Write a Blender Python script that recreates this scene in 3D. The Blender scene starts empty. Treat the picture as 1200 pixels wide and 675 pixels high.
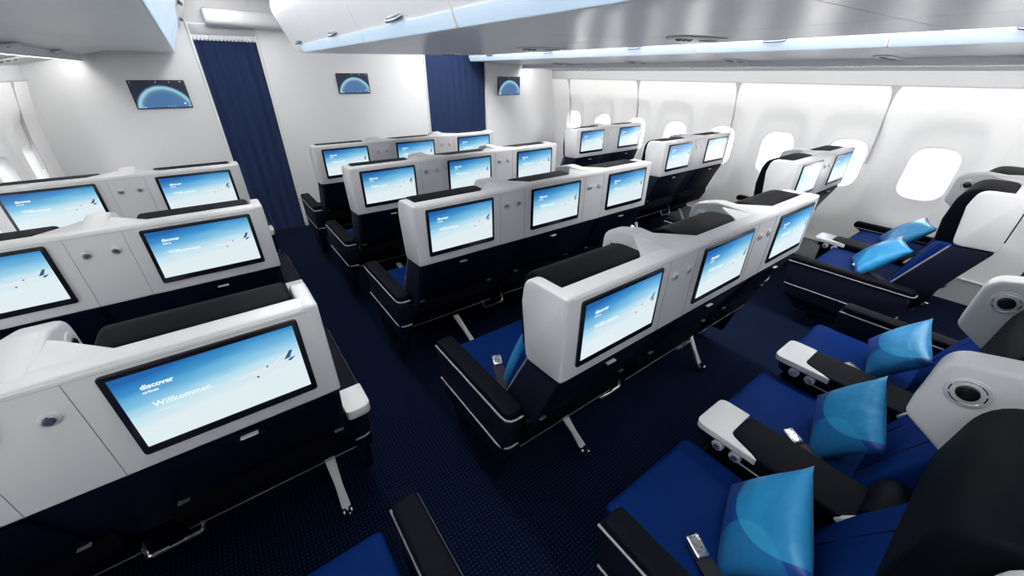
import bpy, bmesh, math, random
from mathutils import Vector, Matrix, Euler
random.seed(7)
scene = bpy.context.scene
COL = scene.collection
PI = math.pi
BULK = 5.1          # y of the front partition
BACK = -2.35        # y of the rear partition
XL, XR = -1.12, 4.62   # side walls

# ------------------------------------------------------------------ materials
def new_mat(name):
    m = bpy.data.materials.new(name); m.use_nodes = True
    return m, m.node_tree.nodes, m.node_tree.links, m.node_tree.nodes['Principled BSDF']

def simple(name, col, rough=.5, metal=0., bump=0., bscale=200., spec=.5, coat=0.):
    m, n, l, p = new_mat(name)
    p.inputs['Base Color'].default_value = (*col, 1)
    p.inputs['Roughness'].default_value = rough
    p.inputs['Metallic'].default_value = metal
    p.inputs['Specular IOR Level'].default_value = spec
    p.inputs['Coat Weight'].default_value = coat
    tc = n.new('ShaderNodeTexCoord')
    nz = n.new('ShaderNodeTexNoise'); nz.inputs['Scale'].default_value = bscale
    nz.inputs['Detail'].default_value = 3
    l.new(tc.outputs['Object'], nz.inputs['Vector'])
    # faint roughness variation keeps every surface procedural
    mr = n.new('ShaderNodeMapRange')
    mr.inputs['To Min'].default_value = max(0, rough - .04); mr.inputs['To Max'].default_value = min(1, rough + .04)
    l.new(nz.outputs['Fac'], mr.inputs['Value']); l.new(mr.outputs['Result'], p.inputs['Roughness'])
    if bump:
        b = n.new('ShaderNodeBump'); b.inputs['Strength'].default_value = bump; b.inputs['Distance'].default_value = .002
        l.new(nz.outputs['Fac'], b.inputs['Height']); l.new(b.outputs['Normal'], p.inputs['Normal'])
    return m

def emis(name, col, s, base=.8):
    m, n, l, p = new_mat(name)
    p.inputs['Base Color'].default_value = (base, base, base, 1)
    p.inputs['Emission Color'].default_value = (*col, 1)
    p.inputs['Emission Strength'].default_value = s
    return m

M = {}
M['shell'] = simple('shell_plastic', (.56, .565, .58), .36, bscale=60)
M['seam'] = simple('seam_grey', (.22, .22, .23), .6)
M['groove'] = simple('groove_grey', (.42, .42, .44), .5)
M['bezel'] = simple('bezel_black', (.006, .007, .01), .25)
M['navy'] = simple('navy_cover', (.0035, .005, .015), .55, bump=.12, bscale=500, spec=.06)
M['navy2'] = simple('navy_armrest', (.0075, .009, .021), .5, bump=.1, bscale=500, spec=.06)
M['tray'] = simple('tray_navy', (.0025, .0035, .012), .45, spec=.06)
M['black'] = simple('headrest_leather', (.0020, .0023, .0045), .6, bump=.25, bscale=350, spec=.06)
M['pad'] = simple('armpad_black', (.0035, .004, .0075), .6, bump=.2, bscale=350, spec=.06)
M['blue'] = simple('blue_seat_fabric', (.0022, .018, .112), .65, bump=.35, bscale=420, spec=.04)
M['silver'] = simple('silver_metal', (.62, .62, .64), .28, 1.)
M['satin'] = simple('satin_silver', (.60, .60, .62), .42, .35)
M['dim'] = simple('dim_metal', (.20, .20, .22), .4, .5)
M['strut'] = simple('strut_silver', (.72, .72, .73), .4, .1)
M['piping'] = simple('grey_piping', (.30, .30, .325), .4, .3)
M['chrome'] = simple('chrome', (.75, .75, .77), .12, 1.)
M['lens'] = simple('lamp_lens', (.01, .01, .012), .06)
M['darkframe'] = simple('dark_frame', (.003, .003, .005), .5, spec=.06)
M['strap'] = simple('belt_strap', (.006, .007, .014), .7, bump=.3, bscale=700)
M['wall'] = simple('wall_white', (.93, .93, .925), .45, bscale=20)
M['partition'] = simple('partition_white', (.82, .825, .83), .42, bscale=20)
M['bin'] = simple('bin_white', (.74, .75, .77), .3, bscale=15)
M['ceil'] = simple('ceiling_white', (.8, .8, .81), .5, bscale=15)
M['dado'] = simple('dado_and_shade_grey', (.50, .51, .53), .5)  # dado colour, also stands for the shade on the band above the panels
M['handle'] = simple('handle_grey', (.12, .14, .17), .3, .6)
M['psu'] = simple('psu_white', (.78, .78, .79), .35)
M['curtain'] = simple('curtain_navy', (.003, .019, .080), .8, bump=.35, bscale=260)
M['hook'] = simple('hook_white', (.8, .82, .84), .3)
M['strip'] = emis('blue_white_strip', (.55, .76, 1.0), .72, .25)
M['ceillight'] = emis('ceiling_light_panel', (1., .985, .96), 8.)
M['ceillight2'] = emis('bright_ceiling_light_panel', (1., .985, .96), 21.)
M['wash'] = emis('wall_fill_glow', (1., .985, .95), 24.)  # glow of the strips added to brighten the window walls
M['wash_soft'] = emis('soft_wall_fill_glow', (1., .985, .95), 20.)
M['scr_white'] = emis('picture_white', (.84, .90, .93), .92, .01)
M['scr_text'] = emis('picture_lettering', (.95, .98, 1.), 1.1, .01)
M['scr_grey'] = emis('picture_grey', (.62, .70, .78), .8, .01)
M['scr_navy'] = emis('picture_navy', (.03, .10, .24), .8, .01)

def carpet():
    m, n, l, p = new_mat('navy_carpet')
    tc = n.new('ShaderNodeTexCoord'); mp = n.new('ShaderNodeMapping')
    mp.inputs['Scale'].default_value = (62, 62, 62)
    l.new(tc.outputs['Object'], mp.inputs['Vector'])
    v = n.new('ShaderNodeTexVoronoi'); v.inputs['Randomness'].default_value = .12; v.inputs['Scale'].default_value = 1
    l.new(mp.outputs['Vector'], v.inputs['Vector'])
    r = n.new('ShaderNodeValToRGB')
    r.color_ramp.elements[0].position = .16; r.color_ramp.elements[0].color = (.006, .015, .045, 1)
    r.color_ramp.elements[1].position = .40; r.color_ramp.elements[1].color = (.0012, .003, .012, 1)
    l.new(v.outputs['Distance'], r.inputs['Fac']); l.new(r.outputs['Color'], p.inputs['Base Color'])
    p.inputs['Roughness'].default_value = .9; p.inputs['Specular IOR Level'].default_value = .06
    b = n.new('ShaderNodeBump'); b.inputs['Strength'].default_value = .5; b.inputs['Distance'].default_value = .003
    l.new(v.outputs['Distance'], b.inputs['Height']); l.new(b.outputs['Normal'], p.inputs['Normal'])
    return m
M['carpet'] = carpet()

def display_mat():
    m, n, l, p = new_mat('sky_picture')
    uv = n.new('ShaderNodeUVMap'); sx = n.new('ShaderNodeSeparateXYZ')
    l.new(uv.outputs['UV'], sx.inputs['Vector'])
    nz = n.new('ShaderNodeTexNoise'); nz.inputs['Scale'].default_value = 1.; nz.inputs['Detail'].default_value = 4
    mp = n.new('ShaderNodeMapping'); mp.inputs['Scale'].default_value = (2.2, 8, 1)
    l.new(uv.outputs['UV'], mp.inputs['Vector']); l.new(mp.outputs['Vector'], nz.inputs['Vector'])
    a = n.new('ShaderNodeMath'); a.operation = 'MULTIPLY_ADD'; a.inputs[1].default_value = .16
    l.new(nz.outputs['Fac'], a.inputs[0]); l.new(sx.outputs['Y'], a.inputs[2])
    # corners of the sky are deeper: add |u-.45|*.12
    b = n.new('ShaderNodeMath'); b.operation = 'MULTIPLY_ADD'; b.inputs[1].default_value = -.22
    l.new(sx.outputs['X'], b.inputs[0]); l.new(a.outputs[0], b.inputs[2])
    r = n.new('ShaderNodeValToRGB'); cr = r.color_ramp
    cr.elements[0].position = .30; cr.elements[0].color = (.76, .87, .91, 1)
    cr.elements[1].position = 1.0; cr.elements[1].color = (.012, .125, .42, 1)
    e = cr.elements.new(.50); e.color = (.56, .79, .89, 1)
    e = cr.elements.new(.66); e.color = (.23, .56, .80, 1)
    e = cr.elements.new(.84); e.color = (.05, .30, .62, 1)
    l.new(b.outputs[0], r.inputs['Fac'])
    p.inputs['Base Color'].default_value = (.01, .01, .01, 1); p.inputs['Roughness'].default_value = .25
    l.new(r.outputs['Color'], p.inputs['Emission Color']); p.inputs['Emission Strength'].default_value = 1.
    return m
M['display'] = display_mat()

def earth_mat():
    m, n, l, p = new_mat('globe_picture')
    uv = n.new('ShaderNodeUVMap')
    sub = n.new('ShaderNodeVectorMath'); sub.operation = 'SUBTRACT'; sub.inputs[1].default_value = (.53, -.22, 0)
    l.new(uv.outputs['UV'], sub.inputs[0])
    sc = n.new('ShaderNodeVectorMath'); sc.operation = 'MULTIPLY'; sc.inputs[1].default_value = (1.72, .90, 0)
    l.new(sub.outputs[0], sc.inputs[0])
    ln = n.new('ShaderNodeVectorMath'); ln.operation = 'LENGTH'; l.new(sc.outputs[0], ln.inputs[0])
    nz = n.new('ShaderNodeTexNoise'); nz.inputs['Scale'].default_value = 7; nz.inputs['Detail'].default_value = 3
    l.new(uv.outputs['UV'], nz.inputs['Vector'])
    a = n.new('ShaderNodeMath'); a.operation = 'MULTIPLY_ADD'; a.inputs[1].default_value = .03
    l.new(nz.outputs['Fac'], a.inputs[0]); l.new(ln.outputs['Value'], a.inputs[2])
    r = n.new('ShaderNodeValToRGB'); cr = r.color_ramp
    cr.elements[0].position = 0; cr.elements[0].color = (.045, .15, .36, 1)
    cr.elements[1].position = 1.12; cr.elements[1].color = (.008, .014, .035, 1)
    for ps, c in ((.70, (.06, .16, .36)), (.80, (.10, .22, .32)), (.88, (.28, .60, .70)), (.92, (.30, .58, .75)), (.97, (.03, .10, .2))):
        e = cr.elements.new(ps); e.color = (*c, 1)
    l.new(a.outputs[0], r.inputs['Fac'])
    p.inputs['Base Color'].default_value = (.01, .01, .01, 1)
    l.new(r.outputs['Color'], p.inputs['Emission Color']); p.inputs['Emission Strength'].default_value = 1.
    return m
M['earth'] = earth_mat()

def pillow_mat():
    m, n, l, p = new_mat('pillow_cover')
    uv = n.new('ShaderNodeUVMap')
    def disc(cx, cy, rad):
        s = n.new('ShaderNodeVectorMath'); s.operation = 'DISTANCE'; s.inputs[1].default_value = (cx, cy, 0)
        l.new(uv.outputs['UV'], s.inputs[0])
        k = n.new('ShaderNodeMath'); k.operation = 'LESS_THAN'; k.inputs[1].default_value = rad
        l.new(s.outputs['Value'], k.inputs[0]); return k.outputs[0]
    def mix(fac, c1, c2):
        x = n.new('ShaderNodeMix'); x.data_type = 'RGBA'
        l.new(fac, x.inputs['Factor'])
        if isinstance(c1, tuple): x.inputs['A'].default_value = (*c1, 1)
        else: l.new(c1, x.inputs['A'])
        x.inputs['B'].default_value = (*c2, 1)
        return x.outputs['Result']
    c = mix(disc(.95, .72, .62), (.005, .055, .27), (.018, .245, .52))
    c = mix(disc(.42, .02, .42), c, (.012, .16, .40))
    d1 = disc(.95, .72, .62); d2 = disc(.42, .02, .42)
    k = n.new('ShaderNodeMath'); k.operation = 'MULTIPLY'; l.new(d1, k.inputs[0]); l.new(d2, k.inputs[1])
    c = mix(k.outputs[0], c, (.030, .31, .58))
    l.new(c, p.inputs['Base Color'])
    p.inputs['Roughness'].default_value = .42; p.inputs['Sheen Weight'].default_value = .03
    nz = n.new('ShaderNodeTexNoise'); nz.inputs['Scale'].default_value = 5; nz.inputs['Detail'].default_value = 2
    l.new(uv.outputs['UV'], nz.inputs['Vector'])
    b = n.new('ShaderNodeBump'); b.inputs['Strength'].default_value = .35; b.inputs['Distance'].default_value = .02
    l.new(nz.outputs['Fac'], b.inputs['Height']); l.new(b.outputs['Normal'], p.inputs['Normal'])
    return m
M['pillow'] = pillow_mat()

def glass_mat():
    m, n, l, p = new_mat('window_glass')
    t = n.new('ShaderNodeBsdfTransparent'); g = n.new('ShaderNodeBsdfGlossy'); g.inputs['Roughness'].default_value = .05
    f = n.new('ShaderNodeFresnel'); f.inputs['IOR'].default_value = 1.35
    x = n.new('ShaderNodeMixShader')
    l.new(f.outputs[0], x.inputs[0]); l.new(t.outputs[0], x.inputs[1]); l.new(g.outputs[0], x.inputs[2])
    l.new(x.outputs[0], n['Material Output'].inputs['Surface'])
    return m
M['glass'] = glass_mat()

# ------------------------------------------------------------------ mesh helpers
class MB:
    """collects shapes into one mesh with several material slots"""
    def __init__(s): s.bm = bmesh.new(); s.mats = []
    def _mi(s, m):
        if m not in s.mats: s.mats.append(m)
        return s.mats.index(m)
    def add(s, tmp, m, bevel=0, seg=3, mtx=None, ang=30):
        if bevel:
            bmesh.ops.recalc_face_normals(tmp, faces=tmp.faces)
            es = [e for e in tmp.edges if len(e.link_faces) == 2 and e.calc_face_angle(0) > math.radians(ang)]
            bmesh.ops.bevel(tmp, geom=es, offset=bevel, segments=seg, affect='EDGES', profile=.5, clamp_overlap=True)
        bmesh.ops.recalc_face_normals(tmp, faces=tmp.faces)
        mi = s._mi(m)
        for f in tmp.faces: f.material_index = mi; f.smooth = True
        if mtx is not None: bmesh.ops.transform(tmp, matrix=mtx, verts=tmp.verts)
        me = bpy.data.meshes.new('tmp'); tmp.to_mesh(me); tmp.free()
        s.bm.from_mesh(me); bpy.data.meshes.remove(me)
    def box(s, x0, x1, y0, y1, z0, z1, m, bevel=0, seg=3, mtx=None):
        t = bmesh.new(); bmesh.ops.create_cube(t, size=1)
        for v in t.verts:
            v.co = Vector(((x0 + x1) / 2 + v.co.x * (x1 - x0), (y0 + y1) / 2 + v.co.y * (y1 - y0), (z0 + z1) / 2 + v.co.z * (z1 - z0)))
        s.add(t, m, bevel, seg, mtx)
    def prism(s, pts, a0, a1, m, axis='x', bevel=0, seg=3, mtx=None, ang=30):
        """pts 2D; axis x: (y,z), axis y: (x,z), axis z: (x,y); extruded from a0 to a1"""
        t = bmesh.new()
        def P(p, a): return {'x': (a, p[0], p[1]), 'y': (p[0], a, p[1]), 'z': (p[0], p[1], a)}[axis]
        A = [t.verts.new(P(p, a0)) for p in pts]; B = [t.verts.new(P(p, a1)) for p in pts]
        n = len(pts)
        for i in range(n): t.faces.new((A[i], A[(i + 1) % n], B[(i + 1) % n], B[i]))
        t.faces.new(A); t.faces.new(B)
        s.add(t, m, bevel, seg, mtx, ang)
    def tube(s, path, r, m, n=8, closed=False):
        t = bmesh.new(); path = [Vector(p) for p in path]; rings = []
        for i, p in enumerate(path):
            if closed: d = path[(i + 1) % len(path)] - path[i - 1]
            else: d = path[min(i + 1, len(path) - 1)] - path[max(i - 1, 0)]
            d.normalize(); up = Vector((0, 0, 1)) if abs(d.z) < .9 else Vector((1, 0, 0))
            a = d.cross(up).normalized(); b = d.cross(a)
            rings.append([t.verts.new(p + r * (math.cos(2 * PI * k / n) * a + math.sin(2 * PI * k / n) * b)) for k in range(n)])
        R = len(rings)
        for i in range(R if closed else R - 1):
            for k in range(n):
                q0, q1 = rings[i], rings[(i + 1) % R]
                t.faces.new((q0[k], q0[(k + 1) % n], q1[(k + 1) % n], q1[k]))
        if not closed: t.faces.new(rings[0]); t.faces.new(rings[-1])
        s.add(t, m)
    def cyl(s, p0, p1, r, m, n=24, bevel=0, r1=None):
        t = bmesh.new(); p0, p1 = Vector(p0), Vector(p1); d = p1 - p0
        bmesh.ops.create_cone(t, cap_ends=True, segments=n, radius1=r, radius2=r if r1 is None else r1, depth=d.length)
        q = d.to_track_quat('Z', 'Y').to_matrix().to_4x4(); q.translation = (p0 + p1) / 2
        s.add(t, m, bevel, 2, q, 50)
    def quad_uv(s, pts, m):
        """one rectangle with a 0..1 UV map"""
        uvl = s.bm.loops.layers.uv.get('UVMap') or s.bm.loops.layers.uv.new('UVMap')
        vs = [s.bm.verts.new(p) for p in pts]; f = s.bm.faces.new(vs); f.material_index = s._mi(m)
        for lp, c in zip(f.loops, ((0, 0), (1, 0), (1, 1), (0, 1))): lp[uvl].uv = c
    def build(s, name, parent=None, ang=35):
        me = bpy.data.meshes.new(name); s.bm.to_mesh(me); s.bm.free()
        for m in s.mats: me.materials.append(m)
        me.set_sharp_from_angle(angle=math.radians(ang))
        o = bpy.data.objects.new(name, me); COL.objects.link(o)
        if parent is not None: o.parent = parent
        return o

def rpoly(pts, seg=5):
    """polygon with rounded corners; pts = (a, b, radius)"""
    out = []; n = len(pts)
    for i in range(n):
        p = Vector(pts[i][:2]); r = pts[i][2] if len(pts[i]) > 2 else 0
        if not r: out.append(tuple(p)); continue
        a = Vector(pts[i - 1][:2]) - p; b = Vector(pts[(i + 1) % n][:2]) - p
        an = a.angle(b); d = min(r / math.tan(an / 2), a.length * .49, b.length * .49)
        p0 = p + a.normalized() * d; p1 = p + b.normalized() * d
        for k in range(seg + 1):
            t = k / seg
            out.append(tuple((1 - t) ** 2 * p0 + 2 * t * (1 - t) * p + t * t * p1))
    return out

def rrect(x0, x1, z0, z1, r, seg=5):
    return rpoly([(x0, z0, r), (x1, z0, r), (x1, z1, r), (x0, z1, r)], seg)

def empty(name, loc, label, cat, group=None, rz=0):
    o = bpy.data.objects.new(name, None); COL.objects.link(o)
    o.location = loc; o.rotation_euler.z = rz; o.empty_display_size = .1
    return tag(o, label, cat, group)
def tag(o, label, cat, group=None):
    o['label'] = label; o['category'] = cat
    if group: o['group'] = group
    return o
def struct(o): o['kind'] = 'structure'; return o
def copy_tree(o, parent=None):
    c = o.copy(); COL.objects.link(c)
    if parent is not None: c.parent = parent
    for ch in o.children: copy_tree(ch, c)
    return c

def text_mesh(s, size, align='LEFT', bold=0.):
    cu = bpy.data.curves.new('lettering', 'FONT'); cu.body = s; cu.size = size; cu.align_x = align
    cu.offset = bold; cu.resolution_u = 2
    o = bpy.data.objects.new('lettering', cu); COL.objects.link(o)
    dg = bpy.context.evaluated_depsgraph_get()
    me = bpy.data.meshes.new_from_object(o.evaluated_get(dg))
    bpy.data.objects.remove(o); bpy.data.curves.remove(cu)
    return me

# ------------------------------------------------------------------ seat units
SW, SH, SZ = .38, .236, .855      # screen outer size and bottom height
DX0, DX1, DZ0, DZ1 = -SW/2 + .014, SW/2 - .014, SZ + .024, SZ + SH - .013   # lit picture

def screen_parts(root, x):
    b = MB(); b.prism(rrect(x - SW/2, x + SW/2, SZ, SZ + SH, .010), -.007, .004, M['bezel'], 'y', .0025, 2)
    scr = b.build('screen', root); scr['label'] = 'black framed seatback screen showing a blue sky'
    d = MB(); y = -.0078
    d.quad_uv([(x + DX0, y, DZ0), (x + DX1, y, DZ0), (x + DX1, y, DZ1), (x + DX0, y, DZ1)], M['display'])
    w, h = DX1 - DX0, DZ1 - DZ0
    def U(u, v, k=1): return (x + DX0 + u * w, DZ0 + v * h)
    def poly(pts, m, lift):
        d.prism([U(*p) for p in pts], y - lift, y - lift + .0001, m, 'y')
    # airliner in the picture: climbing to the left, tail at the right
    poly([(.563, .478), (.60, .502), (.70, .520), (.80, .530), (.885, .548), (.925, .556), (.93, .545), (.86, .495), (.78, .475), (.66, .462), (.59, .462)], M['scr_white'], .0004)
    poly([(.70, .480), (.745, .487), (.715, .395), (.695, .385)], M['scr_white'], .0006)
    poly([(.775, .515), (.815, .530), (.945, .640), (.935, .645)], M['scr_white'], .0003)
    poly([(.885, .540), (.925, .553), (.955, .655), (.932, .655)], M['scr_navy'], .0007)
    poly([(.905, .515), (.93, .545), (.962, .55), (.925, .50)], M['scr_navy'], .0008)
    poly([(.690, .430), (.704, .436), (.706, .412), (.693, .406)], M['scr_navy'], .0008)
    poly([(.765, .535), (.777, .540), (.779, .518), (.767, .513)], M['scr_navy'], .0008)
    disp = d.build('display', scr); disp['label'] = 'lit picture of an airliner in a blue sky'
    def words_(name, items, label):
        t = MB(); t._mi(M['scr_text'])
        for s, u, v, size, bold in items:
            me = text_mesh(s, size, bold=bold); px, pz = U(u, v)
            me.transform(Matrix.Translation((px, y - .0009, pz)) @ Matrix.Rotation(PI/2, 4, 'X'))
            t.bm.from_mesh(me); bpy.data.meshes.remove(me)
        o = t.build(name, scr); o['label'] = label
    words_('logo_lettering', (('discover', .115, .775, .0170, .0005), ('airlines', .115, .715, .0098, .0002)), 'small white logo lettering')
    words_('greeting_lettering', (('Willkommen', .130, .505, .0205, .0001),), 'white welcome lettering')
    # the thin unreadable lines under the greeting
    for u0, u1, v in ((.14, .25, .425), (.14, .36, .285), (.14, .34, .245)):
        a, c = U(u0, v), U(u1, v + .012)
        t = MB(); t.box(a[0], c[0], y - .0009, y - .0008, a[1], c[1], M['scr_white'])
        t.build('text_line', scr)

def seat_unit(name, n, sp, left, right, az, afront, arear):
    """n seats side by side; left/right = 'aisle' or 'window'. Seats face +y, the shell back is y = 0."""
    root = bpy.data.objects.new(name, None); COL.objects.link(root); root.empty_display_size = .2
    xs = [(i - (n - 1) / 2) * sp for i in range(n)]
    W = (n - 1) / 2 * sp + .247
    mids = [(xs[i] + xs[i + 1]) / 2 for i in range(n - 1)]
    # --- white shell: back wall, thick top lip, two rounded side wings
    b = MB()
    b.box(-W + .012, W - .012, -.0004, .055, .812, 1.112, M['shell'], .008)
    b.box(-W + .02, W - .02, .002, .064, 1.075, 1.116, M['shell'], .007)
    wing = rpoly([(0, .812, .012), (.172, .803, .035), (.200, 1.02), (.185, 1.112, .065), (0, 1.117, .012)], 6)
    for sgn in (-1, 1):
        b.prism(wing, sgn * W, sgn * (W - .042), M['shell'], 'x', .011, 3, ang=40)
    b.box(-W + .03, W - .03, -.0012, .002, 1.0985, 1.1005, M['groove'])
    for m_ in mids:
        for s_ in (-1, 1):
            b.box(m_ + s_ * .0826 - .0008, m_ + s_ * .0826 + .0008, -.0012, .002, .815, 1.098, M['seam'])
    b.build('shell', root)
    # --- dividers between the headrests
    for m_ in mids:
        b = MB()
        prof = rpoly([(.03, .90), (.03, 1.116), (.22, 1.128, .05), (.335, 1.10, .055), (.340, .93, .035), (.215, .845, .02), (.10, .84)], 7)
        b.prism(prof, m_ - .041, m_ + .041, M['shell'], 'x', .013, 3, ang=40)
        b.prism(rpoly([(m_ - .175, .055), (m_ + .175, .055), (m_ + .036, .20, .12), (m_ - .036, .20, .12)], 8), .93, 1.116, M['shell'], 'z', .008, 2)
        dv = b.build('divider', root)
        for s_ in (-1, 1):
            l = MB(); c = Vector((m_ + s_ * .041, .275, 1.045)); d = Vector((s_, 0, 0))
            ring = [c + .028 * Vector((0, math.cos(t * PI / 12), math.sin(t * PI / 12))) for t in range(24)]
            l.tube(ring, .0045, M['chrome'], 8, True)
            l.cyl(c - d * .004, c + d * .004, .036, M['satin'], 32, .002)
            l.cyl(c + d * .002, c + d * .007, .020, M['lens'], 28, .002, .017)
            o = l.build('reading_lamp', dv); o['label'] = 'round chrome reading lamp'
    # --- screens and coat hooks on the back
    for x in xs: screen_parts(root, x)
    for m_ in mids:
        for s_ in (-1, 1):
            k = MB(); c = Vector((m_ + s_ * .042, 0, 1.031))
            k.cyl(c + Vector((0, .003, 0)), c + Vector((0, -.006, 0)), .017, M['satin'], 28, .002)
            k.cyl(c + Vector((0, -.005, 0)), c + Vector((0, -.010, 0)), .0115, M['silver'], 24, .002)
            o = k.build('coat_hook', root); o['label'] = 'round silver coat hook'
    # --- leaning lower back: one cover, trays, pockets, bars
    def ly(z): return .012 + (.815 - z) * .43     # rear face of the leaning lower back
    b = MB()
    b.prism([(ly(.81), .81), (.15, .815), (.30, .47), (ly(.44), .44)], -W + .028, W - .028, M['navy'], 'x', .006, 2)
    b.build('back_cover', root)
    for x in xs:
        t = MB()
        t.prism([(ly(.795) - .014, .795), (ly(.795) + .01, .795), (ly(.545) + .01, .545), (ly(.545) - .014, .545)], x - .225, x + .225, M['tray'], 'x', .005, 2)
        tr = t.build('tray_table', root)
        l = MB(); l.prism([(ly(.775) - .027, .777), (ly(.775) - .012, .777), (ly(.755) - .012, .757), (ly(.755) - .022, .757)], x - .034, x + .034, M['tray'], 'x', .003, 2)
        l.box(x - .021, x + .021, ly(.78) - .028, ly(.78) - .012, .778, .7815, M['satin'], .001, 1)
        o = l.build('latch', tr); o['label'] = 'silver lipped tray latch'
        for s_ in (-1, 1):
            l = MB(); l.prism([(ly(.560) - .026, .562), (ly(.560) - .012, .562), (ly(.54) - .012, .542), (ly(.54) - .024, .542)], x + s_ * .215 - .016, x + s_ * .215 + .016, M['tray'], 'x', .002, 2)
            l.box(x + s_ * .215 - .014, x + s_ * .215 + .014, ly(.56) - .0265, ly(.56) - .012, .560, .5625, M['dim'])
            o = l.build('tray_clip', tr); o['label'] = 'small silver clip at the tray corner'
        p = MB()
        p.prism(rpoly([(ly(.53) - .004, .535), (ly(.53) + .02, .535), (ly(.385) + .03, .375), (ly(.385) - .026, .378, .015), (ly(.46) - .040, .47, .03)], 4), x - .262, x + .262, M['black'], 'x', .006, 2)
        pk = p.build('literature_pocket', root)
        e = MB(); e.tube([(x - .262, ly(.385) - .028, .374), (x + .262, ly(.385) - .028, .374)], .0020, M['dim'])
        o = e.build('pocket_edge', pk); o['label'] = 'thin silver edge'
    for m_ in mids:
        b = MB(); y, z = .205, .300
        path = [(m_ - .075, y + .04, z + .11), (m_ - .075, y + .012, z + .02), (m_ - .070, y, z + .004), (m_ - .06, y - .002, z), (m_ + .06, y - .002, z), (m_ + .070, y, z + .004), (m_ + .075, y + .012, z + .02), (m_ + .075, y + .04, z + .11)]
        b.tube(path, .0065, M['silver'], 8); b.box(m_ - .02, m_ + .02, y - .004, y + .008, z - .006, z + .008, M['darkframe'], .003, 2)
        o = b.build('foot_bar', root); o['label'] = 'bent silver foot bar'
    # --- slanted side panels with a silver front edge
    for sgn, kind in ((-1, left), (1, right)):
        b = MB(); X0, X1 = sgn * (W - .004), sgn * (W - .030)
        poly = [(.014, .806), (.168, .800), (.338, .455), (.155, .43)]
        b.prism(poly, X0, X1, M['navy2'], 'x', .006, 2)
        sp_ = b.build('side_panel', root)
        e = MB(); e.tube([(sgn * (W - .012), .172, .798), (sgn * (W - .012), .342, .455)], .0055, M['piping'])
        o = e.build('edge_trim', sp_); o['label'] = 'silver front edge trim'
    # --- cushions
    for x in xs:
        b = MB()
        b.prism(rpoly([(.27, .37), (.765, .37, .03), (.780, .472, .045), (.27, .462)], 6), x - .222, x + .222, M['blue'], 'x', .022, 4, ang=45)
        b.build('seat_cushion', root)
        b = MB()
        b.prism(rpoly([(.17, .46), (.355, .46, .03), (.300, .62, .2), (.222, .80, .02), (.075, .80)], 6), x - .225, x + .225, M['blue'], 'x', .020, 4, ang=45)
        # two stitched grooves of the lumbar cushion
        b.tube([(x - .12, .345, .50), (x - .11, .29, .64), (x - .10, .234, .775)], .0022, M['navy'], 6)
        b.tube([(x + .12, .345, .50), (x + .11, .29, .64), (x + .10, .234, .775)], .0022, M['navy'], 6)
        b.build('backrest', root)
        b = MB()
        b.prism(rpoly([(.062, .795), (.252, .795, .02), (.266, .92), (.250, 1.115, .13), (.062, 1.112, .03)], 9), x - .200, x + .200, M['black'], 'x', .040, 5, ang=45)
        b.build('headrest', root)
        # belt: strap from the left rear corner, buckle lying on the cushion
        b = MB()
        path = [(-.215, .33, .455), (-.20, .37, .480), (-.165, .43, .488), (-.135, .50, .486)]
        for i in range(len(path) - 1):
            p0, p1 = Vector(path[i]), Vector(path[i + 1]); d = (p1 - p0); sdir = d.cross(Vector((0, 0, 1))).normalized() * .024
            t = bmesh.new(); up = Vector((0, 0, .003)); off = Vector((x, 0, 0))
            vs = [t.verts.new(off + q) for q in (p0 - sdir - up, p0 + sdir - up, p1 + sdir - up, p1 - sdir - up, p0 - sdir + up, p0 + sdir + up, p1 + sdir + up, p1 - sdir + up)]
            for f in ((0, 1, 2, 3), (4, 5, 6, 7), (0, 1, 5, 4), (1, 2, 6, 5), (2, 3, 7, 6), (3, 0, 4, 7)): t.faces.new([vs[k] for k in f])
            b.add(t, M['strap'])
        belt = b.build('seat_belt', root)
        k = MB(); k.box(-.022, .022, -.031, .031, -.010, .010, M['silver'], .008, 3, Matrix.Translation((x - .122, .528, .492)) @ Euler((.12, 0, -.42)).to_matrix().to_4x4())
        o = k.build('buckle', belt); o['label'] = 'silver lift buckle'
    # --- consoles between seats
    for m_ in mids:
        z = az - .03 if az > .55 else az
        b = MB(); b.box(m_ - .072, m_ + .072, arear + .06, afront + .0, .24, z - .028, M['darkframe'], .012)
        b.box(m_ - .076, m_ + .076, arear + .10, afront + .02, z - .060, z - .026, M['navy2'], .010)
        cn = b.build('console', root)
        b = MB(); b.prism(rpoly([(m_ - .09, arear, .02), (m_ + .085, arear, .02), (m_ + .085, afront - .05, .03), (m_ - .05, afront - .05, .03), (m_ - .076, afront - .13, .02), (m_ - .085, afront - .14)], 4), z - .024, z + .006, M['pad'], 'z', .010, 3)
        b.build('arm_pad', cn)
        b = MB(); b.prism(rpoly([(m_ - .092, afront - .16, .004), (m_ - .076, afront - .13, .02), (m_ - .05, afront - .05, .03), (m_ + .088, afront - .05), (m_ + .088, afront + .055, .03), (m_ - .092, afront + .055, .03)], 6), z - .022, z + .003, M['shell'], 'z', .008, 3)
        o = b.build('console_top', cn); o['label'] = 'white console tip'
        for q in (-.035, -.095):
            k = MB(); c = Vector((m_ - .070, afront + q, z - .045))
            k.cyl(c, c - Vector((.022, 0, 0)), .0195, M['satin'], 28, .003)
            k.cyl(c - Vector((.02, 0, 0)), c - Vector((.026, 0, 0)), .012, M['silver'], 24, .002)
            o = k.build('knob', cn); o['label'] = 'round silver knob'
        b = MB(); b.tube([(m_ - .078, arear + .12, z - .066), (m_ - .078, afront - .10, z - .066)], .003, M['piping'])
        o = b.build('trim_line', cn); o['label'] = 'thin silver line'
        b = MB(); b.cyl((m_ - .075, arear - .02, z + .035), (m_ + .08, arear - .02, z + .035), .052, M['pad'], 32, .008)
        b.build('hinge', cn)
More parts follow.
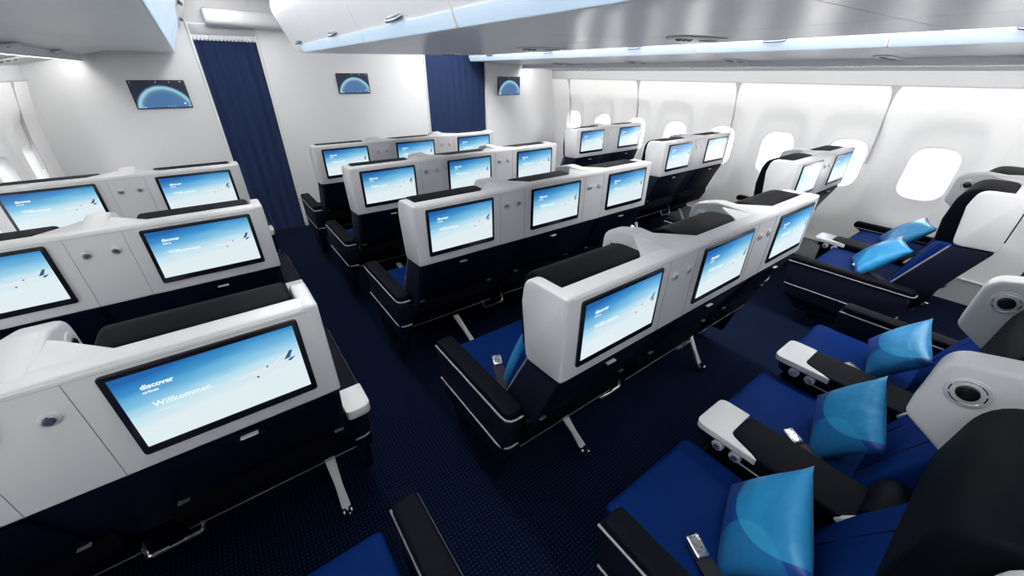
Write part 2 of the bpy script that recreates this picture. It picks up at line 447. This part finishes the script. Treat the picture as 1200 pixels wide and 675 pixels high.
        b = MB(); b.prism(rpoly([(arear - .03, z - .02), (arear + .07, z - .02, .01), (arear + .015, z + .055, .02), (arear - .03, z + .055)], 4), m_ - .094, m_ - .078, M['shell'], 'x', .004, 2)
        o = b.build('hinge_cover', cn); o['label'] = 'white hinge cover'
    # --- outer armrests
    for sgn, kind in ((-1, left), (1, right)):
        if kind == 'aisle':
            Xi, Xo = sgn * (W + .008), sgn * (W + .085)
            yr = arear - .12
            b = MB()
            side = rpoly([(yr + .06, az - .30), (afront - .03, az - .30, .03), (afront + .02, az - .03, .02), (yr, az - .03, .06)], 5)
            b.prism(side, Xi, Xo, M['navy2'], 'x', .012, 3, ang=40)
            b.prism(rpoly([(yr + .10, .12), (afront - .12, .12, .05), (afront - .06, az - .29), (yr + .06, az - .29)], 5), Xi + sgn * .012, Xo - sgn * .014, M['navy'], 'x', .012, 3, ang=40)
            am = b.build('armrest', root)
            b = MB(); b.prism(rpoly([(Xi, yr + .01, .03), (Xo, yr + .01, .03), (Xo, afront + .005, .015), (Xi, afront + .005, .015)], 5), az - .032, az + .002, M['pad'], 'z', .012, 3)
            b.build('arm_pad', am)
            def loop(z, y0, y1, r0):
                o_ = Xo + sgn * .001
                return [(o_, y1, z), (o_, y0 + .05, z), (o_ - sgn * .004, y0 + .02, z), (o_ - sgn * .018, y0 + .004, z), (o_ - sgn * .035, y0, z), (Xi + sgn * .008, y0, z)]
            b = MB(); b.tube(loop(az - .032, yr + .002, afront + .012, 0), .0042, M['piping'])
            b.tube([(Xi - sgn * .001, yr + .06, az - .032), (Xi - sgn * .001, afront + .012, az - .032)], .0036, M['piping'])
            o = b.build('upper_piping', am); o['label'] = 'pale grey piping under the pad'
            b = MB(); b.tube(loop(az - .205, yr + .03, afront - .012, 0), .0042, M['piping'])
            o = b.build('lower_piping', am); o['label'] = 'pale grey piping along the side'
            if sgn > 0:
                b = MB(); b.prism(rpoly([(Xi - .004, yr - .045, .02), (Xo + .004, yr - .045, .03), (Xo + .004, yr + .085, .004), (Xi - .004, yr + .085, .004)], 5), az - .026, az + .012, M['shell'], 'z', .008, 3)
                o = b.build('hinge_cover', am); o['label'] = 'white cap at the rear of the armrest'
        else:
            Xi, Xo = sgn * (W - .0), sgn * (W + .055)
            b = MB(); b.prism(rpoly([(arear - .05, az - .10), (afront - .16, az - .095, .04), (afront - .02, az - .02, .03), (afront - .03, az + .02, .025), (arear - .05, az + .02)], 5), Xi, Xo, M['pad'], 'x', .012, 3, ang=40)
            b.prism([(.40, .22), (.62, .22), (.60, az - .07), (.42, az - .07)], Xi + sgn * .012, Xo - sgn * .012, M['darkframe'], 'x', .008, 2)
            am = b.build('armrest', root)
            b = MB(); b.tube([(Xi - sgn * .0015, afront - .05, az - .028), (Xi - sgn * .0015, arear + .02, az - .028)], .0035, M['piping'])
            o = b.build('upper_piping', am); o['label'] = 'pale grey piping under the pad'
    # --- base frame and legs
    b = MB()
    b.box(-W + .03, W - .03, .28, .74, .27, .375, M['darkframe'], .015)
    b.cyl((-W + .05, .34, .25), (W - .05, .34, .25), .026, M['darkframe'], 16)
    b.cyl((-W + .05, .66, .25), (W - .05, .66, .25), .026, M['darkframe'], 16)
    b.build('seat_base', root)
    if n == 3: legs = [(xs[0] + .06, xs[0] + .15), (xs[2] - .15, xs[2] - .07)]
    elif right == 'aisle': legs = [(xs[0] - .15, xs[0] - .15), (xs[1] + .163, xs[1] + .163)]
    else: legs = [(xs[0] - .10, xs[0] - .10), (xs[1] + .05, xs[1] + .15)]
    for xt, xb in legs:
        b = MB()
        # silver rear strut, wider at the top, with a clamp on the seat track
        t = bmesh.new()
        top, bot = Vector((xt, .27, .275)), Vector((xb, .195, .045))
        for c, wx in ((top, .019), (top.lerp(bot, .55), .014), (bot, .018)):
            for sx, sy in ((-1, -.008), (1, -.008), (1, .008), (-1, .008)): t.verts.new(c + Vector((sx * wx, sy, 0)))
        t.verts.ensure_lookup_table(); v = t.verts
        for r_ in range(2):
            for k in range(4): t.faces.new((v[r_ * 4 + k], v[r_ * 4 + (k + 1) % 4], v[r_ * 4 + 4 + (k + 1) % 4], v[r_ * 4 + 4 + k]))
        t.faces.new(v[0:4]); t.faces.new(v[8:12])
        b.add(t, M['strut'], .003, 2)
        lg = b.build('rear_leg', root); lg['label'] = 'flat silver strut'
        b = MB(); b.box(xb - .011, xb + .011, .150, .215, .0, .05, M['chrome'], .005, 2); b.cyl((xb - .018, .18, .03), (xb + .018, .18, .03), .009, M['silver'], 14)
        o = b.build('track_clamp', lg); o['label'] = 'chrome track clamp'
        b = MB(); b.box(xt - .02, xt + .02, .62, .68, .0, .26, M['darkframe'], .006, 2); b.build('front_leg', root)
    return root

CX = (.8895, .6312); LX = (-.7836, .638); RX = (3.471, .6448)
centre = seat_unit('seat_row', 3, CX[1], 'aisle', 'aisle', .59, .70, .27)
leftp = seat_unit('seat_row', 2, LX[1], 'window', 'aisle', .60, .72, .27)
rightp = seat_unit('seat_row', 2, RX[1], 'aisle', 'window', .50, .86, .30)

def place(proto, x, ys, labels, group):
    for i, (y, lb) in enumerate(zip(ys, labels)):
        o = proto if i == 0 else copy_tree(proto)
        o.location = (x, y, 0); tag(o, lb, 'airplane seats', group)
place(centre, CX[0] + CX[1], [.616, 1.618, 2.585, 3.561, -.37],
      ['middle three-seat row whose big white shell stands alone in mid picture, nearest complete one',
       'middle three-seat row directly in front of the nearest complete white shell',
       'middle three-seat row second back from the partition, blue pictures on three screens',
       'middle three-seat row foremost, beside the partition with the centre globe monitor',
       'middle three-seat row cut by the lower right corner, showing blue cushions and three pillows'],
      'three-seat rows in the middle of the cabin')
place(leftp, LX[0] + LX[1] / 2, [.992, 2.034, 3.134, -.02],
      ['left two-seat row with the largest screen, its greeting readable, at lower left',
       'left two-seat row second from the front, behind the foremost left row',
       'left two-seat row foremost, in front of the left globe monitor',
       'left two-seat row at bottom edge, only a blue cushion and dark armrest in view'],
      'two-seat rows on the left side')
place(rightp, RX[0] + RX[1] / 2, [1.009, 2.07, 3.164, -.03],
      ['right two-seat row by the windows, its screens half hidden by the middle row shell',
       'right two-seat row second from the front, dark back leaning beside the white wall',
       'right two-seat row foremost, smallest of the window pairs',
       'right two-seat row seen from the side under the big bright window, with two pillows'],
      'two-seat rows by the right windows')

# ------------------------------------------------------------------ pillows
def pillow_mesh():
    N = 22; me = bpy.data.meshes.new('pillow'); bm = bmesh.new(); uvl = bm.loops.layers.uv.new('UVMap')
    a = .175; T = .062; grids = []
    for side in (-1, 1):
        g = []
        for i in range(N + 1):
            row = []
            for j in range(N + 1):
                u, v = -1 + 2 * i / N, -1 + 2 * j / N
                x = u * a * (1 - .075 * (1 - v * v)); z = v * a * (1 - .075 * (1 - u * u))
                h = T * ((1 - u * u) * (1 - v * v)) ** .42 * (1 + .10 * math.sin(3.1 * u + 2 * v))
                row.append((Vector((x, side * h, z)), (i / N, j / N)))
            g.append(row)
        grids.append(g)
    vmap = {}
    def V(s, i, j):
        edge = i in (0, N) or j in (0, N)
        k = (0 if edge else s, i, j)
        if k not in vmap: vmap[k] = bm.verts.new(grids[s][i][j][0])
        return vmap[k]
    for s in (0, 1):
        for i in range(N):
            for j in range(N):
                idx = [(i, j), (i + 1, j), (i + 1, j + 1), (i, j + 1)]
                if s == 1: idx = idx[::-1]
                f = bm.faces.new([V(s, *q) for q in idx]); f.smooth = True
                for lp, q in zip(f.loops, idx):
                    uv = grids[s][q[0]][q[1]][1]; lp[uvl].uv = (1 - uv[0], uv[1])
    bmesh.ops.recalc_face_normals(bm, faces=bm.faces)
    bm.to_mesh(me); bm.free(); me.materials.append(M['pillow']); return me
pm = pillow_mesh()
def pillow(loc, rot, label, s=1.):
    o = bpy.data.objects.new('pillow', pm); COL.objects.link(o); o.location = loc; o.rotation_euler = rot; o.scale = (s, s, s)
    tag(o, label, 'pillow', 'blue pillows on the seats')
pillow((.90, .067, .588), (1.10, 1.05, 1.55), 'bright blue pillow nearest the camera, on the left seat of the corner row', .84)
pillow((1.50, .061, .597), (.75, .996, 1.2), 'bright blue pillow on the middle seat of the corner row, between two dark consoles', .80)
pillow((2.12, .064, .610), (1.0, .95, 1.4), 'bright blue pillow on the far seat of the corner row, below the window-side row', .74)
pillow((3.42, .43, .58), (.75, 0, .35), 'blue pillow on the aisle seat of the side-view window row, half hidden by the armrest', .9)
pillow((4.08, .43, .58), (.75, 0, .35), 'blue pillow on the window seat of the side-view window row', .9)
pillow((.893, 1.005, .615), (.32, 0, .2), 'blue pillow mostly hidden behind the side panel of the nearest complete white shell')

# ------------------------------------------------------------------ setting: floor, partitions, walls
b = MB(); b.box(XL - .4, XR + .4, BACK - .2, 6.4, -.08, 0, M['carpet']); struct(b.build('floor'))

gapL, gapR = (.125, .640), (2.42, 3.31); HL, HR = 1.93, 1.93
b = MB(); T = .05
b.box(XL - .3, gapL[0], BULK, BULK + T, 0, 2.3, M['partition'], .004)
b.box(gapL[1], gapR[0], BULK, BULK + T, 0, 2.3, M['partition'], .004)
b.box(gapR[1], XR + .3, BULK, BULK + T, 0, 2.3, M['partition'], .004)
b.box(gapL[0], gapL[1], BULK, BULK + T, 2.03, 2.3, M['partition'])
b.box(gapR[0], gapR[1], BULK, BULK + T, HR, 2.3, M['partition'])
struct(b.build('wall_front'))
b = MB()
for x in (gapL[0] - .018, gapL[1] - .002, gapR[0] - .018, gapR[1] - .002):
    b.box(x, x + .020, BULK - .012, BULK + T, 0, 2.03 if x < 1 else HR, M['psu'], .004)
struct(b.build('trim_1'))
b = MB(); b.box(XL - .3, XR + .3, BACK - .05, BACK, 0, 2.3, M['partition']); struct(b.build('wall_back'))
b = MB(); b.box(XL - .4, XR + .4, 6.3, 6.35, 0, 2.3, M['partition']); struct(b.build('wall_galley'))
b = MB(); b.box(XL - .4, XR + .4, BACK - .2, 6.4, 2.26, 2.32, M['ceil']); struct(b.build('ceiling'))
# curved soffit that crosses the left aisle at the partition
b = MB(); b.prism(rpoly([(BULK - .16, 2.01, .05), (BULK - .005, 2.0), (BULK - .005, 2.15), (BULK - .16, 2.13, .05)], 5), .26, 1.05, M['bin'], 'x', .02, 3, ang=40)
struct(b.build('trim_2'))

WP, WY0 = .590, .548 - .590 * 5     # window pitch, first window centre
WZ, WW, WH = .935, .300, .415       # window centre height, clear width and height
ZD, ZT = .20, 1.575                 # lining panel bottom and top
def rr_pt(t, w, h, r):
    """point on a rounded rectangle outline, t in 0..1, starting at the right side going up"""
    pts = rrect(-w / 2, w / 2, -h / 2, h / 2, r, 12)
    return pts
def wall_side(sgn, X, name):
    def dish(dy, z):
        # shallow oval dish pressed into the lining round every window, plus the hull's curve
        q = ((dy / .265) ** 4 + ((z - .93) / .47) ** 4) ** .25
        d = .036 * (1 - min(1, max(0, (q - .62) / .38)) ** 2 * (3 - 2 * min(1, max(0, (q - .62) / .38))))
        c = -.07 * max(0, (z - .95)) ** 2 / .36 - .03 * max(0, .8 - z) ** 2 / .36
        return X + sgn * (d + c)
    outs = MB(); n_win = 0
    yy = WY0; first = True
    t = bmesh.new(); inner = rrect(-WW / 2, WW / 2, -WH / 2, WH / 2, .125, 10); NI = len(inner)
    frames = []
    while yy < BULK - .2:
        y0, y1 = yy - WP / 2, yy + WP / 2
        if yy + WP > BULK - .2: y1 = BULK
        rings = []
        K = 16
        for k in range(K + 1):
            f = k / K; ring = []
            for (a, c) in inner:
                zc = WZ + c
                # outward target on the cell rectangle
                hw, zb, zt = WP / 2, WZ - ZD, ZT - WZ
                s_ = min(hw / abs(a) if abs(a) > 1e-6 else 1e9, (zt / c if c > 1e-6 else (zb / -c if c < -1e-6 else 1e9)))
                oa, oc = a * s_, c * s_
                pa, pc = a + (oa - a) * f, c + (oc - c) * f
                py = yy + pa
                if y1 == BULK and pa > 0: py = yy + pa * (y1 - yy) / hw if f > .5 else yy + a + (pa - a) * ((y1 - yy - 0) / hw)
                ring.append(t.verts.new((dish(pa, WZ + pc), min(py, BULK), WZ + pc)))
            rings.append(ring)
        for k in range(K):
            for i in range(NI):
                j = (i + 1) % NI
                t.faces.new((rings[k][i], rings[k][j], rings[k + 1][j], rings[k + 1][i]))
        # the outer ring takes in the exact cell corners
        last = rings[-1]
        for (cy, cz) in ((y0, ZD), (y1, ZD), (y1, ZT), (y0, ZT)):
            k_ = min(range(NI), key=lambda i: (last[i].co.y - cy) ** 2 + (last[i].co.z - cz) ** 2)
            last[k_].co = Vector((dish(cy - yy, cz), min(cy, BULK), cz))
        frames.append(yy); yy += WP
    bmesh.ops.remove_doubles(t, verts=t.verts, dist=.0004)
    outs.add(t, M['wall'])
    # band above the lining panels, its shade put in as grey colour
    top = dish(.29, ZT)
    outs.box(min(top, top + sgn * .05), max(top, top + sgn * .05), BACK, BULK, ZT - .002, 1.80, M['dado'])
    w_ = struct(outs.build(name, ang=60))
    b = MB(); dx = dish(.29, ZD)
    b.prism([(dx - sgn * .006, ZD + .004), (dx + sgn * .08, ZD + .004), (dx + sgn * .08, 0), (dx + sgn * .01, 0)], BACK, BULK, M['dado'], 'y')
    b.box(min(dx - sgn * .012, dx), max(dx - sgn * .012, dx), BACK, BULK, ZD - .004, ZD + .008, M['psu'], .003)
    struct(b.build('baseboard_' + name.split('_')[1]))
    # shallow joints between lining panels (every second window) and over their tops
    b = MB()
    for k in range(-2, 5):
        y = .96 + 1.255 * k
        if not BACK < y < BULK - .1: continue
        pts = []
        for s_ in (-1, 1):
            for i in range(13):
                z = ZT - .0 - i * (.62) / 12
                w = .010 + .030 * math.exp(-(ZT - z) / .045)
                pts.append((s_, z, w))
        t = bmesh.new(); L = []
        for i in range(13):
            z = ZT - i * .62 / 12; w = .004 + .034 * math.exp(-(ZT - z) / .05)
            L.append([t.verts.new((dish(.29, z) - sgn * .0015, y + s_ * w, z)) for s_ in (-1, 1)] + [t.verts.new((dish(.27, z) + sgn * .02, y + s_ * w, z)) for s_ in (-1, 1)])
        for i in range(12):
            a_, c_ = L[i], L[i + 1]
            for p, q in ((0, 1), (1, 3), (3, 2), (2, 0)): t.faces.new((a_[p], a_[q], c_[q], c_[p]))
        t.faces.new((L[0][0], L[0][1], L[0][3], L[0][2])); t.faces.new((L[-1][0], L[-1][1], L[-1][3], L[-1][2]))
        b.add(t, M['groove'])
    b.box(min(top, top - sgn * .006), max(top, top - sgn * .006), BACK, BULK, ZT - .006, ZT + .006, M['groove'], .002)
    struct(b.build('trim_3' if sgn > 0 else 'trim_4'))
    return frames, dish
def window_at(sgn, dish, y, num):
    b = MB(); t = bmesh.new(); x0 = dish(0, WZ)
    inner = rrect(-WW / 2, WW / 2, -WH / 2, WH / 2, .125, 10); rings = []
    for dx, s_ in ((-.004, 1.02), (.004, .985), (.05, .93), (.09, .90)):
        rings.append([t.verts.new((dish(a, WZ + c) + sgn * dx if dx < .01 else x0 + sgn * dx, y + a * s_, WZ + c * s_)) for a, c in inner])
    n_ = len(inner)
    for r0, r1 in zip(rings, rings[1:]):
        for i in range(n_): t.faces.new((r0[i], r0[(i + 1) % n_], r1[(i + 1) % n_], r1[i]))
    b.add(t, M['wall'])
    w = struct(b.build('window_%d' % num, ang=60))
    g = MB(); g.prism([(y + a * .905, WZ + c * .905) for a, c in inner], x0 + sgn * .084, x0 + sgn * .088, M['glass'], 'x')
    g.build('window_pane', w)
num = 1
for sgn, X, nm in ((1, XR, 'wall_right'), (-1, XL, 'wall_left')):
    fr, dish = wall_side(sgn, X, nm)
    for y in fr:
        window_at(sgn, dish, y, num); num += 1

# ------------------------------------------------------------------ overhead bins
ORD = ['first', 'second', 'third', 'fourth', 'fifth', 'sixth', 'seventh', 'eighth', 'ninth']
def handle(parent, x, y, z, sgn):
    b = MB(); w = .068
    path = [(x, y - w, z + .004), (x - sgn * .012, y - w * .92, z - .004), (x - sgn * .016, y - w * .6, z - .008), (x - sgn * .016, y + w * .6, z - .008), (x - sgn * .012, y + w * .92, z - .004), (x, y + w, z + .004)]
    b.tube(path, .006, M['handle'], 8); b.box(min(x, x - sgn * .010), max(x, x - sgn * .010), y - w * .9, y + w * .9, z - .004, z + .010, M['handle'], .003, 2)
    o = b.build('handle', parent); o['label'] = 'dark grey bin handle'
def bin_thing(prof, strip, y0, y1, label, group, hx, hz, hsgn, hy, caps=None):
    root = empty('overhead_bin', ((prof[0][0] + prof[1][0]) / 2, (y0 + y1) / 2, prof[0][1]), label, 'overhead bin', group)
    inv = Matrix.Translation(-root.location)
    b = MB()
    secs = caps or [(y0 + .0015, 0), (y1 - .0015, 0)]
    t = bmesh.new(); rr = []
    cx = sum(p[0] for p in prof) / len(prof); cz = sum(p[1] for p in prof) / len(prof)
    for y, ins in secs:
        rr.append([t.verts.new((p[0] + (cx - p[0]) * ins, y, p[1] + (2.25 - p[1]) * ins * .6)) for p in prof])
    n_ = len(prof)
    for a_, c_ in zip(rr, rr[1:]):
        for i in range(n_): t.faces.new((a_[i], a_[(i + 1) % n_], c_[(i + 1) % n_], c_[i]))
    t.faces.new(rr[0]); t.faces.new(rr[-1])
    b.add(t, M['bin'], mtx=inv)
    b.build('bin_body', root)
    ye = y1 if not caps else secs[1][0] - .0
    b = MB(); b.prism(strip, y0 + .012, ye - .012, M['strip'], 'y', .002, 2, inv)
    o = b.build('light_strip', root); o['label'] = 'pale blue light strip'
    if hy is not None:
        handle(root, hx - root.location.x, hy - root.location.y, hz - root.location.z, hsgn)
        
# right bins (doors face the aisle on their left)
rp = rpoly([(3.05, 1.775, .015), (4.02, 1.742, .1), (4.58, 1.672), (4.70, 1.70), (4.70, 2.25), (2.98, 2.25), (2.94, 2.05, .1), (3.035, 1.84, .04)], 6)
k = 0
for i in range(7, 0, -1):
    y1 = .756 + 1.076 * (i - 3); y0 = y1 - 1.076
    if y0 < BACK - .2: continue
    bin_thing(rp, [(3.046, 1.779), (3.052, 1.775), (3.034, 1.826), (3.020, 1.832)], max(y0, BACK), min(y1, BULK),
              '%s white overhead bin from the partition along the right windows' % ORD[k], 'overhead bins on the right', 3.032, 1.834, 1, (y0 + y1) / 2 + .03); k += 1
# left bins; glowing strip widened up the door for the blue light on it
lp = rpoly([(-.035, 1.79, .012), (-.50, 1.79, .1), (-1.09, 1.665), (-1.22, 1.70), (-1.22, 2.25), (.13, 2.25), (.14, 2.10, .1), (-.02, 1.86, .05)], 6)
k = 0
for i in range(7, 0, -1):
    y1 = .756 + 1.076 * (i - 3); y0 = y1 - 1.076
    if y0 < BACK - .2: continue
    bin_thing(lp, [(-.036, 1.793), (-.031, 1.789), (-.0165, 1.855), (.055, 1.963), (.048, 1.968), (-.024, 1.862)], max(y0, BACK), min(y1, BULK),
              '%s grey-white overhead bin from the partition above the left seats' % ORD[k], 'overhead bins on the left', -.008 + .085, 2.005, -1, (y0 + y1) / 2 + .03); k += 1
# centre bins, left-facing and right-facing
cl = rpoly([(1.518, 1.772), (.80, 1.762, .1), (.715, 1.764, .012), (.697, 1.812, .02), (.60, 2.02, .12), (.66, 2.25), (1.518, 2.25)], 6)
cr_ = rpoly([(1.522, 1.772), (2.20, 1.784, .1), (2.262, 1.792, .012), (2.28, 1.84, .02), (2.40, 2.02, .12), (2.36, 2.25), (1.522, 2.25)], 6)
ends = [3.86, 3.01, 2.13, 1.25, .37, -.51, -1.39, BACK]
for k in range(len(ends) - 1):
    y1, y0 = ends[k], ends[k + 1]
    caps = None
    if k == 0: caps = [(y0 + .0015, 0), (3.46, 0), (3.60, .012), (3.72, .05), (3.80, .11), (3.85, .20), (3.87, .32)]
    bin_thing(cl, [(.712, 1.766), (.718, 1.766), (.702, 1.806), (.692, 1.808)], y0, y1, '%s white overhead bin from the partition on the left face of the centre run' % ORD[k], 'centre bins facing left', .690, 1.822, 1, 3.42 - .87 * k, caps)
    bin_thing(cr_, [(2.262, 1.794), (2.256, 1.794), (2.274, 1.838), (2.284, 1.838)], y0, y1, '%s white overhead bin from the partition on the right face of the centre run' % ORD[k], 'centre bins facing right', 2.288, 1.855, -1, 3.42 - .87 * k, caps)

# passenger service units under the bins
def psu(x, y, z, tilt, label, group):
    r = empty('passenger_service_unit', (x, y, z), label, 'service panel', group); r.rotation_euler.y = tilt
    b = MB(); b.prism(rrect(-.17, .17, -.05, .05, .035, 6), -.006, .002, M['psu'], 'z', .004, 2); b.build('panel', r)
    for k in range(3):
        l = MB(); c = Vector((-.13 + .034 * k, -.0, -.005)); l.cyl(c, c - Vector((0, 0, .006)), .014, M['handle'], 20, .002); l.cyl(c - Vector((0, 0, .005)), c - Vector((0, 0, .008)), .008, M['lens'], 16)
        o = l.build('reading_light', r); o['label'] = 'small round reading light'
    l = MB(); l.prism(rrect(.03, .13, -.02, .02, .018, 5), -.009, -.004, M['seam'], 'z', .002, 2); o = l.build('sign_window', r); o['label'] = 'grey sign window'
for k, y in enumerate((3.0, 2.03, 1.05, .05)):
    psu(1.72, y, 1.7725, -.016, 'white reading light panel under the centre bins, %s from the partition' % ORD[k], 'centre reading light panels')
for k, y in enumerate((4.0, 2.9, 1.9, .9, -.1)):
    psu(3.75, y, 1.748, .034, 'white reading light panel under the right bins, %s from the partition' % ORD[k], 'right reading light panels')
for k, y in enumerate((4.1, 3.2, 2.2, 1.2, .3)):
    psu(-.78, y, 1.722, -.209, 'white reading light panel under the left bins, %s from the partition' % ORD[k], 'left reading light panels')

# aisle ceiling lights, and strips added under the outer bins to brighten the walls
for x, lb in ((.36, 'long white ceiling light above the left aisle'), (2.66, 'long white ceiling light above the right aisle')):
    b = MB(); b.box(x - .13, x + .13, BACK + .1, BULK - .3, 2.235, 2.262, M['ceillight' if x < 1 else 'ceillight2'], .004); tag(b.build('ceiling_light'), lb, 'ceiling light')
for x, z, s_, m_, lb in ((3.90, 1.749, 1, 'wash', 'slim fill strip added under the right bins to brighten the window wall'),
                         (-.66, 1.760, -1, 'wash_soft', 'slim fill strip added under the left bins to brighten the window wall')):
    r = empty('wall_fill_strip', (x, (BACK + BULK) / 2, z), lb, 'added fill strip'); hl = (BULK - BACK) / 2 - .06
    b = MB(); b.prism([(0, .012), (0, -.050), (s_ * .012, -.050), (s_ * .062, .004), (s_ * .062, .012)], -hl, hl, M['psu'], 'y'); b.build('housing', r)
    b = MB(); b.prism([(s_ * .015, -.048), (s_ * .017, -.050), (s_ * .063, -.002), (s_ * .060, 0)], -hl + .01, hl - .01, M[m_], 'y'); b.build('fill_emitter', r)

# ------------------------------------------------------------------ monitors on the partition
def monitor(x0, x1, z0, z1, label):
    r = empty('wall_monitor', ((x0 + x1) / 2, BULK, z0), label, 'monitor', 'globe monitors on the partition')
    w, h = (x1 - x0) / 2, z1 - z0
    b = MB(); b.prism(rrect(-w, w, 0, h, .006), -.014, 0, M['bezel'], 'y', .003, 2); b.build('frame', r)
    d = MB(); y = -.0148
    d.quad_uv([(-w + .008, y, .008), (w - .008, y, .008), (w - .008, y, h - .008), (-w + .008, y, h - .008)], M['earth'])
    # small white readouts along the top and bottom of the map
    for u, v, a in ((-.93, .93, .02), (-.05, .94, .05), (.42, .94, .04), (.80, .94, .06), (-.88, .13, .12), (-.86, .06, .2), (.10, .07, .03), (.22, .07, .03), (.34, .07, .03), (.86, .08, .09)):
        d.box(u * w, u * w + a * w, y - .0006, y - .0004, v * h - .004, v * h + .004, M['scr_grey'])
    d.prism([(w * .70, h * .17), (w * .80, h * .22), (w * .78, h * .12)], y - .0006, y - .0004, M['scr_white'], 'y')
    d.build('display', r)
monitor(-.452, -.045, 1.338, 1.570, 'globe map monitor on the left partition panel, left of the narrow curtain')
monitor(1.325, 1.680, 1.428, 1.632, 'globe map monitor on the centre partition, between the two curtains')
monitor(3.512, 3.905, 1.362, 1.598, 'globe map monitor on the right partition panel, right of the wide curtain')

# ------------------------------------------------------------------ curtains
def curtain(x0, x1, z0, z1, waves, amp, label, y=BULK + .02, hooks=0, spread=0.):
    r = empty('curtain', ((x0 + x1) / 2, y, 0), label, 'curtain', 'navy curtains in the doorways')
    w = (x1 - x0) / 2; t = bmesh.new(); NX, NZ = 90, 14; g = []
    for side in (0, 1):
        g.append([[t.verts.new((-w + 2 * w * i / NX, amp * math.sin(i / NX * waves * 2 * PI + .4 * math.sin(k * .5)) * (.6 + .4 * (1 - k / NZ)) + side * .006, z0 + (z1 - z0) * k / NZ)) for k in range(NZ + 1)] for i in range(NX + 1)])
    for side in (0, 1):
        for i in range(NX):
            for k in range(NZ): t.faces.new((g[side][i][k], g[side][i + 1][k], g[side][i + 1][k + 1], g[side][i][k + 1]))
    for i in range(NX):
        for k in (0, NZ): t.faces.new((g[0][i][k], g[0][i + 1][k], g[1][i + 1][k], g[1][i][k]))
    for k in range(NZ):
        for i in (0, NX): t.faces.new((g[0][i][k], g[0][i][k + 1], g[1][i][k + 1], g[1][i][k]))
    b = MB(); b.add(t, M['curtain']); b.build('cloth', r, 60)
    b = MB(); b.box(-w, w, -.02, .03, z1 + .035, z1 + .115 if hooks else z1 + .05, M['satin'], .004); o = b.build('rail', r); o['label'] = 'silver curtain rail'
    for i in range(hooks):
        x = -w + 2 * w * (i + .5) / hooks
        b = MB(); b.box(x - .011, x + .011, -.012, .012, z1 - .012, z1 + .038, M['hook'], .003, 2); o = b.build('hook', r); o['label'] = 'small white hook'
curtain(gapL[0] + .005, gapL[1] - .004, .012, 1.905, 5, .014, 'narrow navy curtain on a silver rail in the left aisle doorway', hooks=17)
curtain(gapR[0] + .003, gapR[1] - .003, .012, 1.86, 9, .005, 'wide navy curtain in the doorway between centre and right globe monitors')

# ------------------------------------------------------------------ world, camera, output
w = bpy.data.worlds.new('sky'); scene.world = w; w.use_nodes = True
wn, wl = w.node_tree.nodes, w.node_tree.links
bg = wn['Background']
tc = wn.new('ShaderNodeTexCoord'); sx = wn.new('ShaderNodeSeparateXYZ'); cr = wn.new('ShaderNodeValToRGB')
wl.new(tc.outputs['Generated'], sx.inputs[0]); wl.new(sx.outputs['Z'], cr.inputs['Fac'])
cr.color_ramp.elements[0].position = .0; cr.color_ramp.elements[0].color = (1, 1, 1, 1)
cr.color_ramp.elements[1].position = .9; cr.color_ramp.elements[1].color = (.75, .87, 1, 1)
wl.new(cr.outputs['Color'], bg.inputs['Color']); bg.inputs['Strength'].default_value = 9.0

cam = bpy.data.cameras.new('camera'); co = bpy.data.objects.new('camera', cam); COL.objects.link(co)
f, yaw, pitch, roll = 449.80, .639511, -.510699, .006288
r0 = Vector((math.cos(yaw), -math.sin(yaw), 0)); f0 = Vector((math.sin(yaw), math.cos(yaw), 0))
F = math.cos(pitch) * f0 + math.sin(pitch) * Vector((0, 0, 1)); U = r0.cross(F)
R = math.cos(roll) * r0 + math.sin(roll) * U; U2 = -math.sin(roll) * r0 + math.cos(roll) * U
co.matrix_world = Matrix(((R.x, U2.x, -F.x, 0), (R.y, U2.y, -F.y, 0), (R.z, U2.z, -F.z, 1.6449), (0, 0, 0, 1)))
cam.sensor_fit = 'HORIZONTAL'; cam.sensor_width = 36; cam.lens = f / 1200 * 36; cam.clip_start = .02
scene.camera = co
vs = scene.view_settings
vs.view_transform = 'Standard'; vs.look = 'None'; vs.gamma = 1; vs.use_curve_mapping = False; vs.exposure = -0.04
scene.cycles.use_denoising = True
scene.cycles.max_bounces = 8; scene.cycles.diffuse_bounces = 5; scene.cycles.sample_clamp_indirect = 8
